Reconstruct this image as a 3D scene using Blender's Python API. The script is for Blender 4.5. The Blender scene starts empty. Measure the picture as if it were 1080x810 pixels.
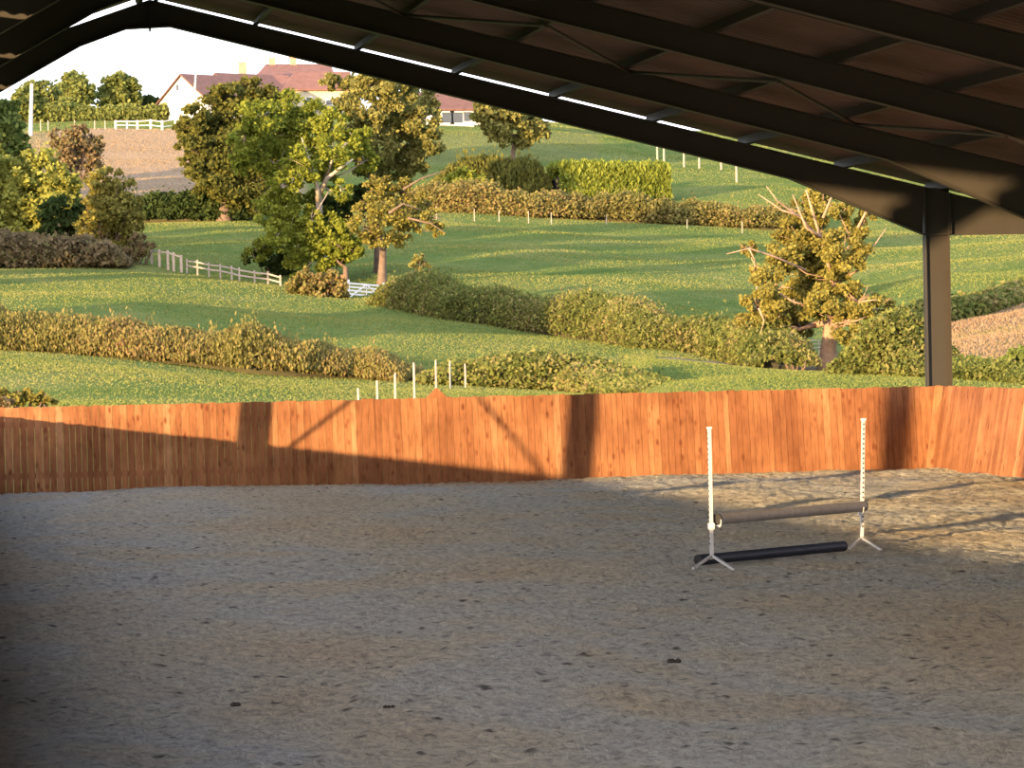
import bpy, math, random
import numpy as np
from mathutils import Vector, Matrix
rng = np.random.default_rng(7)
random.seed(7)
SC = bpy.context.scene
COL = SC.collection
PI = math.pi

# ------------------------------------------------------------------ camera
F = 3350.0                      # focal length in pixels of a 1080 px wide frame
CAMZ = 2.52
ROLL = math.radians(1.3)
def nrm(v):
    v = np.array(v, float); return v/np.linalg.norm(v)
_v = nrm([(-75-540)/F, (405-372)/F, -1.0])          # the hall's long axis in camera space
_u = np.array([-math.sin(ROLL), math.cos(ROLL), 0.0]); _u = nrm(_u - _v*np.dot(_u, _v))
_x = np.cross(_v, _u)
RW = np.array([_x, _v, _u])                         # camera space -> world
CAM = np.array([0.0, 0.0, CAMZ])
def ray(px, py): return RW @ np.array([(px-540)/F, (405-py)/F, -1.0])
def P(px, py, Y):
    r = ray(px, py); return CAM + r*(Y/r[1])
def G(px, py, z=0.0):
    r = ray(px, py); return CAM + r*((z-CAMZ)/r[2])
def proj(p):
    c = RW.T @ (np.array(p, float)-CAM); return 540+F*c[0]/-c[2], 405-F*c[1]/-c[2]
cd = bpy.data.cameras.new('camera'); cam = bpy.data.objects.new('camera', cd); COL.objects.link(cam)
cd.sensor_width = 36.0; cd.lens = F/1080*36; cd.clip_end = 3000; cd.clip_start = .1
M = Matrix([list(RW[i]) + [CAM[i]] for i in range(3)] + [[0,0,0,1]])
cam.matrix_world = M
SC.camera = cam

# ------------------------------------------------------------------ materials
MATS = {}
def newmat(name):
    m = bpy.data.materials.new(name); m.use_nodes = True
    nt = m.node_tree; nt.nodes.clear()
    out = nt.nodes.new('ShaderNodeOutputMaterial')
    MATS[name] = m
    return m, nt, out
def N(nt, t, **kw):
    n = nt.nodes.new(t)
    for k, v in kw.items():
        if k in n.inputs: n.inputs[k].default_value = v
        else: setattr(n, k, v)
    return n
def L(nt, a, b): nt.links.new(a, b)
def ramp(nt, fac, stops):
    r = nt.nodes.new('ShaderNodeValToRGB'); e = r.color_ramp.elements
    while len(e) < len(stops): e.new(.5)
    for i, (p, c) in enumerate(stops):
        e[i].position = p; e[i].color = (*c, 1)
    L(nt, fac, r.inputs[0]); return r
def noise(nt, vec, scale, detail=4, rough=.6):
    n = N(nt, 'ShaderNodeTexNoise'); n.inputs['Scale'].default_value = scale
    n.inputs['Detail'].default_value = detail; n.inputs['Roughness'].default_value = rough
    if vec is not None: L(nt, vec, n.inputs['Vector'])
    return n
def mixc(nt, fac, a, b, mode='MIX'):
    m = nt.nodes.new('ShaderNodeMix'); m.data_type = 'RGBA'; m.blend_type = mode
    for s, v in ((0, fac), (6, a), (7, b)):
        if hasattr(v, 'is_output'): L(nt, v, m.inputs[s])
        elif s == 0: m.inputs[0].default_value = v
        else: m.inputs[s].default_value = (*v, 1)
    return m.outputs[2]
def math_(nt, op, a, b=None):
    m = nt.nodes.new('ShaderNodeMath'); m.operation = op
    for i, v in ((0, a), (1, b)):
        if v is None: continue
        if hasattr(v, 'is_output'): L(nt, v, m.inputs[i])
        else: m.inputs[i].default_value = v
    return m.outputs[0]

def simple(name, col, rough=.7, metal=0, nscale=6, var=.25, bump=0, spec=.3):
    m, nt, out = newmat(name)
    b = N(nt, 'ShaderNodeBsdfPrincipled', Roughness=rough, Metallic=metal)
    b.inputs['Specular IOR Level'].default_value = spec
    g = N(nt, 'ShaderNodeNewGeometry')
    n = noise(nt, g.outputs['Position'], nscale)
    c = ramp(nt, n.outputs[0], [(.3, tuple(x*(1-var) for x in col)), (.7, tuple(min(1, x*(1+var)) for x in col))])
    L(nt, c.outputs[0], b.inputs['Base Color'])
    if bump:
        bp = N(nt, 'ShaderNodeBump', Strength=bump); L(nt, n.outputs[0], bp.inputs['Height']); L(nt, bp.outputs[0], b.inputs['Normal'])
    L(nt, b.outputs[0], out.inputs[0]); return m

def leafmat(name, ca, cb, trans=.35, patch=.25, cc=None):
    m, nt, out = newmat(name)
    a = N(nt, 'ShaderNodeAttribute', attribute_name='v')
    g = N(nt, 'ShaderNodeNewGeometry')
    n = noise(nt, g.outputs['Position'], patch, 3)
    f = math_(nt, 'ADD', math_(nt, 'MULTIPLY', a.outputs['Fac'], .55), math_(nt, 'MULTIPLY', math_(nt, 'SUBTRACT', n.outputs[0], .3), 1.1))
    st = [(0.05, ca), (.8, cb)] if cc is None else [(0.05, ca), (.55, cb), (.9, cc)]
    c = ramp(nt, f, st)
    d = N(nt, 'ShaderNodeBsdfDiffuse'); t = N(nt, 'ShaderNodeBsdfTranslucent')
    L(nt, c.outputs[0], d.inputs[0]); L(nt, c.outputs[0], t.inputs[0])
    mx = N(nt, 'ShaderNodeMixShader'); mx.inputs[0].default_value = trans
    L(nt, d.outputs[0], mx.inputs[1]); L(nt, t.outputs[0], mx.inputs[2]); L(nt, mx.outputs[0], out.inputs[0])
    return m

# timber boards: colour per board (attribute v), grain along the board, dark knots
def boardmat(name, axis):
    m, nt, out = newmat(name)
    b = N(nt, 'ShaderNodeBsdfPrincipled', Roughness=.75); b.inputs['Specular IOR Level'].default_value = .08
    a = N(nt, 'ShaderNodeAttribute', attribute_name='v')
    g = N(nt, 'ShaderNodeNewGeometry')
    mp = N(nt, 'ShaderNodeMapping'); L(nt, g.outputs['Position'], mp.inputs[0])
    mp.inputs['Scale'].default_value = (22, 22, 1.6)
    n = noise(nt, mp.outputs[0], 1.0, 5, .65)
    base = ramp(nt, a.outputs['Fac'], [(0, (.20, .086, .04)), (.35, (.24, .108, .05)), (.8, (.285, .134, .063)), (1, (.36, .20, .105))])
    grain = ramp(nt, n.outputs[0], [(.3, (.55, .5, .45)), (.5, (.95, .95, .95)), (.75, (1.2, 1.2, 1.15))])
    c = mixc(nt, .8, base.outputs[0], grain.outputs[0], 'MULTIPLY')
    # knots
    mk = N(nt, 'ShaderNodeMapping'); L(nt, g.outputs['Position'], mk.inputs[0]); mk.inputs['Scale'].default_value = (7.5, 7.5, 3.4)
    v = N(nt, 'ShaderNodeTexVoronoi'); v.inputs['Scale'].default_value = 1.0; L(nt, mk.outputs[0], v.inputs['Vector'])
    k = ramp(nt, v.outputs['Distance'], [(.12, (1, 1, 1)), (.3, (0, 0, 0))])
    big = noise(nt, g.outputs['Position'], 1.1, 2)
    sel = ramp(nt, big.outputs[0], [(.45, (0, 0, 0)), (.58, (1, 1, 1))])
    kf = math_(nt, 'MULTIPLY', math_(nt, 'MULTIPLY', k.outputs[0], sel.outputs[0]), .75)
    c = mixc(nt, kf, c, (.10, .028, .012))
    st = noise(nt, g.outputs['Position'], .9, 3)
    sf = ramp(nt, st.outputs[0], [(.4, (.8, .75, .75)), (.62, (1.08, 1.08, 1.08))])
    c = mixc(nt, 1.0, c, sf.outputs[0], 'MULTIPLY')
    L(nt, c, b.inputs['Base Color'])
    bp = N(nt, 'ShaderNodeBump', Strength=.25, Distance=.01); L(nt, n.outputs[0], bp.inputs['Height']); L(nt, bp.outputs[0], b.inputs['Normal'])
    L(nt, b.outputs[0], out.inputs[0]); return m

def sandmat():
    m, nt, out = newmat('riding_sand')
    b = N(nt, 'ShaderNodeBsdfPrincipled', Roughness=.95); b.inputs['Specular IOR Level'].default_value = .03; b.inputs['Diffuse Roughness'].default_value = .5
    g = N(nt, 'ShaderNodeNewGeometry')
    mp = N(nt, 'ShaderNodeMapping'); L(nt, g.outputs['Position'], mp.inputs[0]); mp.inputs['Scale'].default_value = (.22, .12, 1)
    big = noise(nt, mp.outputs[0], 1.2, 5, .55)
    base = ramp(nt, big.outputs[0], [(.34, (.76, .64, .44)), (.46, (.76, .69, .52)), (.56, (.70, .69, .60)), (.66, (.75, .66, .47))])
    fine = noise(nt, g.outputs['Position'], 9, 6, .75)
    fr = ramp(nt, fine.outputs[0], [(.3, (.55, .52, .5)), (.48, (1, 1, 1)), (.7, (1.3, 1.3, 1.3))])
    c = mixc(nt, 1.0, base.outputs[0], fr.outputs[0], 'MULTIPLY')
    v = N(nt, 'ShaderNodeTexVoronoi'); v.inputs['Scale'].default_value = 5; L(nt, g.outputs['Position'], v.inputs['Vector'])
    sp = noise(nt, g.outputs['Position'], 2.3, 3)
    s2 = ramp(nt, sp.outputs[0], [(.45, (0, 0, 0)), (.58, (1, 1, 1))])
    k = ramp(nt, v.outputs['Distance'], [(.12, (1, 1, 1)), (.3, (0, 0, 0))])
    kf = math_(nt, 'MULTIPLY', k.outputs[0], s2.outputs[0])
    c = mixc(nt, math_(nt, 'MULTIPLY', kf, .8), c, (.07, .055, .045))
    L(nt, c, b.inputs['Base Color'])
    n2 = noise(nt, g.outputs['Position'], 4.5, 8, .75)
    bp = N(nt, 'ShaderNodeBump', Strength=1.0, Distance=.8); L(nt, n2.outputs[0], bp.inputs['Height']); L(nt, bp.outputs[0], b.inputs['Normal'])
    L(nt, b.outputs[0], out.inputs[0]); return m

def groundmat():
    m, nt, out = newmat('pasture')
    b = N(nt, 'ShaderNodeBsdfDiffuse')
    g = N(nt, 'ShaderNodeNewGeometry')
    vc = N(nt, 'ShaderNodeAttribute', attribute_name='zone')
    n = noise(nt, g.outputs['Position'], .12, 5, .6)
    n2 = noise(nt, g.outputs['Position'], 1.3, 6, .7)
    f = math_(nt, 'ADD', math_(nt, 'MULTIPLY', n.outputs[0], .6), math_(nt, 'MULTIPLY', n2.outputs[0], .4))
    gr = ramp(nt, f, [(.38, (.085, .125, .03)), (.5, (.115, .15, .04)), (.62, (.17, .18, .055))])
    rough = ramp(nt, f, [(.38, (.18, .12, .07)), (.5, (.25, .17, .10)), (.62, (.14, .14, .05))])
    hay = ramp(nt, f, [(.38, (.26, .18, .10)), (.6, (.32, .225, .135))])
    sx = N(nt, 'ShaderNodeSeparateColor'); L(nt, vc.outputs['Color'], sx.inputs[0])
    c = mixc(nt, sx.outputs[0], gr.outputs[0], hay.outputs[0])
    c = mixc(nt, sx.outputs[1], c, rough.outputs[0])
    c = mixc(nt, sx.outputs[2], c, (.24, .18, .11))
    L(nt, c, b.inputs[0])
    bp = N(nt, 'ShaderNodeBump', Strength=1.0, Distance=.5); L(nt, n2.outputs[0], bp.inputs['Height']); L(nt, bp.outputs[0], b.inputs['Normal'])
    L(nt, b.outputs[0], out.inputs[0]); return m

boardmat('boards', 'x'); sandmat(); groundmat()
simple('steel', (0.040, 0.034, 0.026), .6, 0, 3, .06)
simple('roof_sheet', (0.158, 0.097, 0.076), .8, 0, 1.5, .12)
simple('galvanised', (0.527, 0.527, 0.527), .45, .3, 30, .08)
simple('hole_black', (.02, .02, .02))
simple('rail_grey', (.25, .225, .2), .7, 0, 12, .15)
simple('dark_pole', (.022, .028, .04), .5, 0, 12, .3)
simple('cap_black', (.012, .012, .012), .5)
simple('white_plastic', (0.600, 0.600, 0.576), .5)
simple('bark', (0.128, 0.088, 0.060), .9, 0, 3, .35, .3)
simple('bark_pale', (0.375, 0.300, 0.225), .9, 0, 3, .3, .3)
simple('bark_tan', (0.315, 0.195, 0.120), .9, 0, 4, .25, .3)
simple('post_wood', (0.403, 0.312, 0.234), .85, 0, 5, .15)
simple('old_rail', (0.315, 0.252, 0.196), .85, 0, 5, .2)
simple('white_paint', (0.680, 0.640, 0.600), .7, 0, 3, .05)
simple('concrete', (0.465, 0.450, 0.420), .8, 0, 3, .08)
simple('render_white', (0.440, 0.416, 0.376), .85, 0, .8, .07)
simple('render_cream', (0.384, 0.336, 0.240), .85, 0, .8, .07)
simple('tiles_brown', (0.120, 0.060, 0.042), .85, 0, 1.5, .2)
simple('tiles_red', (0.160, 0.076, 0.050), .85, 0, 1.2, .2)
simple('glass_dark', (.05, .06, .07), .2)
simple('brick', (0.336, 0.208, 0.136), .85, 0, 2, .2)
simple('stick', (.16, .12, .09), .9)
simple('clod', (.05, .04, .032), .95, 0, 20, .3)
simple('hedge_core', (.05, .045, .02), 1, 0, 2, .3)
leafmat('leaf_bright', (0.109, 0.138, 0.020), (0.241, 0.258, 0.038))
leafmat('leaf_mid', (0.065, 0.105, 0.026), (0.173, 0.200, 0.051))
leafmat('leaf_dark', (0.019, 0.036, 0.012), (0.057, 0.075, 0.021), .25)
leafmat('leaf_top', (0.050, 0.058, 0.017), (0.130, 0.126, 0.028), .3)
leafmat('leaf_olive', (0.099, 0.103, 0.028), (0.236, 0.218, 0.065), .3)
leafmat('leaf_gold', (0.112, 0.098, 0.023), (0.253, 0.222, 0.052), .3)
leafmat('leaf_willow', (0.163, 0.178, 0.039), (0.274, 0.270, 0.056), .3)
leafmat('leaf_far', (0.091, 0.119, 0.032), (0.194, 0.207, 0.057), .3)
leafmat('leaf_hedge', (0.109, 0.136, 0.019), (0.218, 0.246, 0.043), .35)
leafmat('leaf_mixed', (0.054, 0.076, 0.019), (0.155, 0.168, 0.041), .3, .2, (0.264, 0.202, 0.084))
leafmat('leaf_weeds', (0.081, 0.089, 0.023), (0.212, 0.185, 0.058), .3, .15, (0.224, 0.137, 0.064))
leafmat('leaf_brown', (0.081, 0.063, 0.032), (0.203, 0.144, 0.073), .3, .3, (0.146, 0.153, 0.049))
leafmat('grass_blade', (0.106, 0.139, 0.032), (0.179, 0.194, 0.050), .35, .06, (0.269, 0.233, 0.088))
leafmat('hay_blade', (0.252, 0.174, 0.092), (0.312, 0.229, 0.130), .3, .08)
leafmat('rough_blade', (0.192, 0.124, 0.066), (0.300, 0.205, 0.120), .3, .08, (0.120, 0.124, 0.036))

# ------------------------------------------------------------------ object helpers
def tag(o, label=None, cat=None, group=None, kind=None):
    if label: o['label'] = label
    if cat: o['category'] = cat
    if group: o['group'] = group
    if kind: o['kind'] = kind
    return o
def empty(name, loc, label, cat, group=None):
    o = bpy.data.objects.new(name, None); COL.objects.link(o); o.location = [float(c) for c in loc]
    o.empty_display_size = .2
    return tag(o, label, cat, group)
def link(name, me, mats, parent=None, loc=None):
    for mm in (mats if isinstance(mats, (list, tuple)) else [mats]): me.materials.append(MATS[mm])
    o = bpy.data.objects.new(name, me); COL.objects.link(o)
    if parent is not None:
        o.parent = parent; 
    if loc is not None: o.location = [float(c) for c in loc]
    return o
class MB:
    """collects geometry in world coordinates"""
    def __init__(s): s.v = []; s.f = []; s.a = []; s.m = []; s.smooth = False
    def add(s, vs, fs, a=.5, m=0):
        o = len(s.v); s.v += [tuple(map(float, p)) for p in vs]
        for f in fs: s.f.append([i+o for i in f]); s.a.append(a); s.m.append(m)
    def box(s, c, d, a=.5, m=0, R=None):
        c = np.array(c, float); h = np.array(d, float)/2
        vs = []
        for z in (-1, 1):
            for y in (-1, 1):
                for x in (-1, 1):
                    p = np.array([x, y, z])*h
                    if R is not None: p = R @ p
                    vs.append(c+p)
        s.add(vs, [(0,2,3,1),(4,5,7,6),(0,1,5,4),(2,6,7,3),(0,4,6,2),(1,3,7,5)], a, m)
    def bar(s, p, q, w, h, a=.5, m=0, up=(0,0,1)):
        p = np.array(p, float); q = np.array(q, float); d = q-p; ln = np.linalg.norm(d); d /= ln
        up = np.array(up, float)
        if abs(np.dot(d, up)) > .99: up = np.array([0, 1., 0])
        x = nrm(np.cross(d, up)); z = np.cross(x, d)
        s.box((p+q)/2, (w, ln, h), a, m, np.array([x, d, z]).T)
    def tube(s, pts, rad, n=8, a=.5, m=0, cap=True):
        pts = [np.array(p, float) for p in pts]
        if not hasattr(rad, '__len__'): rad = [rad]*len(pts)
        rings = []; prev = None
        for i, p in enumerate(pts):
            d = nrm(pts[min(i+1, len(pts)-1)]-pts[max(i-1, 0)])
            if prev is None:
                r = np.array([1., 0, 0]) if abs(d[0]) < .9 else np.array([0, 1., 0])
            else: r = prev
            x = nrm(r-d*np.dot(r, d)); prev = x; y = np.cross(d, x)
            rings.append([p+(x*math.cos(t)+y*math.sin(t))*rad[i] for t in np.arange(n)*2*PI/n])
        vs = [q for r in rings for q in r]; fs = []
        for i in range(len(pts)-1):
            for j in range(n):
                k = (j+1) % n; fs.append((i*n+j, i*n+k, (i+1)*n+k, (i+1)*n+j))
        if cap: fs.append(tuple(range(n-1, -1, -1))); fs.append(tuple((len(pts)-1)*n+j for j in range(n)))
        s.add(vs, fs, a, m)
    def prism(s, poly, ax, t0, t1, a=.5, m=0):
        """poly in the two other axes, extruded along ax from t0 to t1"""
        def mk(p, t):
            q = list(p); q.insert(ax, t); return q
        n = len(poly); vs = [mk(p, t0) for p in poly]+[mk(p, t1) for p in poly]
        fs = [tuple(range(n-1, -1, -1)), tuple(range(n, 2*n))]+[(i, (i+1) % n, (i+1) % n+n, i+n) for i in range(n)]
        s.add(vs, fs, a, m)
    def build(s, name, mats, parent=None, origin=None):
        o0 = np.array(origin if origin is not None else (parent.location if parent is not None and origin is None else (0, 0, 0)), float)
        me = bpy.data.meshes.new(name)
        me.from_pydata([tuple(np.array(p)-o0) for p in s.v], [], s.f)
        at = me.attributes.new('v', 'FLOAT', 'FACE'); at.data.foreach_set('value', np.array(s.a, np.float32))
        me.polygons.foreach_set('material_index', np.array(s.m, np.int32))
        if s.smooth: me.polygons.foreach_set('use_smooth', [True]*len(s.f))
        # consistent normals
        import bmesh
        bm = bmesh.new(); bm.from_mesh(me); bmesh.ops.recalc_face_normals(bm, faces=bm.faces); bm.to_mesh(me); bm.free()
        o = link(name, me, mats, parent)
        if parent is None: o.location = [float(c) for c in o0]
        return o
def quads_mesh(name, C, U, V, val, mats, parent=None, origin=(0,0,0), extra=None, tri=False):
    """fast mesh of small leaves: centre C, half axes U and V; val = random per leaf; extra = MB in material slot 1"""
    C = np.asarray(C)-np.array(origin); n = len(C)
    if tri: vs = np.stack([C-U, C+U, C+V], 1).reshape(-1, 3); k = 3
    else: vs = np.stack([C-V, C+U*.9+V*.1, C+V, C-U*.9+V*.1], 1).reshape(-1, 3); k = 4
    idx = np.arange(n*k); counts = np.full(n, k); mi = np.zeros(n, np.int32); at = np.asarray(val, np.float32)
    if extra is not None and len(extra.f):
        ev = np.array(extra.v)-np.array(origin); off = len(vs); vs = np.vstack([vs, ev])
        idx = np.concatenate([idx]+[np.array(f)+off for f in extra.f]); counts = np.concatenate([counts, [len(f) for f in extra.f]])
        mi = np.concatenate([mi, np.ones(len(extra.f), np.int32)]); at = np.concatenate([at, np.array(extra.a, np.float32)])
    me = bpy.data.meshes.new(name)
    me.vertices.add(len(vs)); me.vertices.foreach_set('co', vs.astype(np.float32).ravel())
    me.loops.add(len(idx)); me.loops.foreach_set('vertex_index', idx.astype(np.int32))
    me.polygons.add(len(counts)); me.polygons.foreach_set('loop_start', np.concatenate([[0], np.cumsum(counts)[:-1]]).astype(np.int32))
    me.update(calc_edges=True)
    me.polygons.foreach_set('material_index', mi)
    a = me.attributes.new('v', 'FLOAT', 'FACE'); a.data.foreach_set('value', at)
    return link(name, me, mats, parent, None if parent is not None else origin)
def rand_dirs(n):
    d = rng.normal(size=(n, 3)); return d/np.linalg.norm(d, axis=1)[:, None]
def leaf_axes(n, size, droop=0):
    u = rand_dirs(n); w = rand_dirs(n); v = np.cross(u, w); v /= np.linalg.norm(v, axis=1)[:, None]+1e-9
    s = size*(.6+.8*rng.random(n))[:, None]
    return u*s*.5, v*s*.65

# ------------------------------------------------------------------ terrain beyond the hall
def curve(d):
    ks = sorted(d); return lambda x: float(np.interp(x, ks, [d[k] for k in ks]))
LV = [  # (image row, distance) of the lines the hillside is made of
 (None, curve({0:60}), -.3),
 (None, curve({0:74}), .02),
 (curve({-150:362, 0:368, 150:376, 250:385, 400:399, 500:405, 650:410, 700:404, 800:402, 900:403, 1000:404, 1250:412}),
  curve({0:130, 400:128, 650:125, 700:113, 800:105, 1000:100, 1250:95}), None),
 (curve({-150:278, 0:278, 150:279, 220:288, 300:301, 370:317, 400:319, 500:334, 590:346, 700:362, 800:379, 870:387, 920:372, 975:345, 1030:328, 1080:314, 1250:285}),
  curve({0:215, 220:205, 300:200, 400:185, 590:170, 800:157, 870:150, 975:158, 1080:165, 1250:170}), None),
 (curve({-150:225, 0:225, 150:232, 300:230, 450:224, 500:225, 600:229, 700:237, 800:240, 900:243, 1000:242, 1250:236}),
  curve({0:285, 500:285, 1250:275}), None),
 (curve({-150:198, 0:200, 150:206, 300:206, 450:205, 600:207, 700:210, 800:208, 1000:208, 1250:204}),
  curve({0:315}), None),
 (curve({-150:146, 0:145, 150:140, 300:134, 450:131, 550:137, 700:152, 1250:160}), curve({0:400}), None),
 (curve({-150:120, 0:119, 150:118, 300:116, 450:117, 700:138, 1250:145}), curve({0:490}), None),
 (None, curve({0:800}), 'drop'),
]
def lvpt(k, px):
    rowf, df, z = LV[k]; x = min(max(px, -150), 1250)
    D = df(x)
    if rowf is not None:
        zz = P(x, rowf(x), D)[2]
    elif z == 'drop': zz = lvpt(k-1, px)[2]-8
    else: zz = z
    r = ray(px, 372-.0227*(px+75)); X = r[0]/r[1]*D
    return np.array([X, D, zz])
def T(px, py):
    """point of the terrain seen at an image position"""
    for k in range(1, len(LV)-1):
        a = lvpt(k, px); b = lvpt(k+1, px)
        if proj(b)[1] <= py <= proj(a)[1]:
            lo, hi = 0., 1.
            for _ in range(24):
                t = (lo+hi)/2
                if proj(a+(b-a)*t)[1] > py: lo = t
                else: hi = t
            return a+(b-a)*lo
    a = lvpt(len(LV)-2, px)
    return a if py < proj(a)[1] else lvpt(1, px)
def zone_at(px, py):
    h = r = t = 0.
    # dry field on the upper left
    if 60 < px < 330 and 136+max(0, (px-110))*0 < py < 207: h = 1
    if px <= 130 and 140 < py < 190: h = max(h, .6)
    if 420 < px < 840:                       # strip of brown weeds above the middle pasture
        yb = np.interp(px, [450, 600, 700, 830], [224, 230, 238, 240])
        if yb-14 < py < yb: r = .9
    if px > 960:
        yt = np.interp(px, [960, 1030, 1080, 1200], [352, 326, 310, 290])
        if yt < py < 395: r = 1
    if 420 < px < 640 and 140 < py < 170: r = max(r, .22)
    if 690 < px < 862:
        yc = np.interp(px, [690, 740, 850, 870], [375, 379, 388, 391])
        if abs(py-yc) < 2.2: t = 1
    return h, r, t
def build_terrain():
    cols = [-9000, -5000, -2500, -1200, -600, -300]+list(range(-150, 1251, 12))+[1500, 2200, 3500, 6000]
    sub = [3, 14, 26, 22, 10, 16, 12, 4]
    V = []; Z = []
    rows = []
    for k in range(len(LV)-1):
        for j in range(sub[k]): rows.append((k, j/sub[k]))
    rows.append((len(LV)-1, 0))
    for (k, t) in rows:
        for px in cols:
            a = lvpt(k, px); p = a if t == 0 else a+(lvpt(k+1, px)-a)*t
            q = proj(p); Z.append((*zone_at(px, q[1]), 1) if -200 < px < 1300 else (0, 0, 0, 1))
            am = .12*min(1, max(0, (p[1]-62)/30))
            p = p+np.array([0, 0, am*(math.sin(p[0]*.31+1.3*math.sin(p[1]*.17))+math.sin(p[1]*.23+p[0]*.11))])
            V.append(p)
    nc = len(cols); Fc = []
    for r in range(len(rows)-1):
        for c in range(nc-1): Fc.append((r*nc+c, r*nc+c+1, (r+1)*nc+c+1, (r+1)*nc+c))
    me = bpy.data.meshes.new('floor_hillside'); me.from_pydata([tuple(v) for v in V], [], Fc)
    ca = me.attributes.new('zone', 'FLOAT_COLOR', 'POINT'); ca.data.foreach_set('color', np.array(Z, np.float32).ravel())
    me.polygons.foreach_set('use_smooth', [True]*len(Fc))
    o = link('hillside', me, 'pasture'); tag(o, 'green pasture hillside rising beyond the open end of the hall', kind='structure')
    b = MB(); b.box((0, -70, -.4), (900, 260.2, .2)); 
    o = b.build('ground', 'pasture'); tag(o, kind='structure')
build_terrain()

def build_grass():
    # blades over the visible wedge, drawn in (column, distance) so that nearer ground gets more
    n = 820000
    px = rng.uniform(-60, 1140, n); k = rng.choice(8, n, p=[0, .02, .30, .30, .12, .12, .12, .02][:8]) if False else rng.choice([1, 2, 3, 4, 5, 6], n, p=[.24, .24, .25, .07, .13, .07])
    t = rng.random(n)
    grid = np.arange(-60, 1141, 6.0); out = []
    tab = {kk: np.array([lvpt(kk, g) for g in grid]) for kk in range(1, 8)}
    def at(kk, x): return np.stack([np.interp(x, grid, tab[kk][:, i]) for i in range(3)], 1)
    C = np.zeros((n, 3))
    for kk in range(1, 7):
        m = k == kk; a = at(kk, px[m]); b = at(kk+1, px[m]); C[m] = a+(b-a)*t[m][:, None]
    D = C[:, 1]
    hgt = (.025+.05*rng.random(n))*(1+D/300)
    w = hgt*.45+.02
    ang = rng.uniform(0, PI, n)
    U = np.stack([np.cos(ang)*w, np.sin(ang)*w, np.zeros(n)], 1)
    lean = rng.normal(size=(n, 2))*.4
    V = np.stack([lean[:, 0]*hgt, lean[:, 1]*hgt, hgt], 1)
    cl = RW.T @ (C-CAM).T; qy = 405-F*cl[1]/-cl[2]
    zz = np.array([zone_at(a, b) for a, b in zip(px, qy)])
    C[:, 2] += -.1+.12*(np.sin(C[:, 0]*.31+1.3*np.sin(D*.17))+np.sin(D*.23+C[:, 0]*.11))*np.clip((D-62)/30, 0, 1)+.06
    hay = zz[:, 0] > .5; ro = (zz[:, 1] > .5) & ~hay; path = zz[:, 2] > .5
    gr = ~(hay | ro | path)
    V[ro] *= 1.8; V[hay] *= 1.1
    val = rng.random(n)
    for m, nm, mt, lb in ((gr, 'pasture_grass', 'grass_blade', 'short green grass covering the pastures'),
                          (hay, 'hay_stubble', 'hay_blade', 'dry golden grass on the upper left field'),
                          (ro, 'rough_grass', 'rough_blade', 'dry brownish rough grass on the right bank and weed strip')):
        o = quads_mesh(nm, C[m], U[m], V[m], val[m], mt, tri=True); tag(o, lb, 'grass', kind='stuff')
build_grass()

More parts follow.
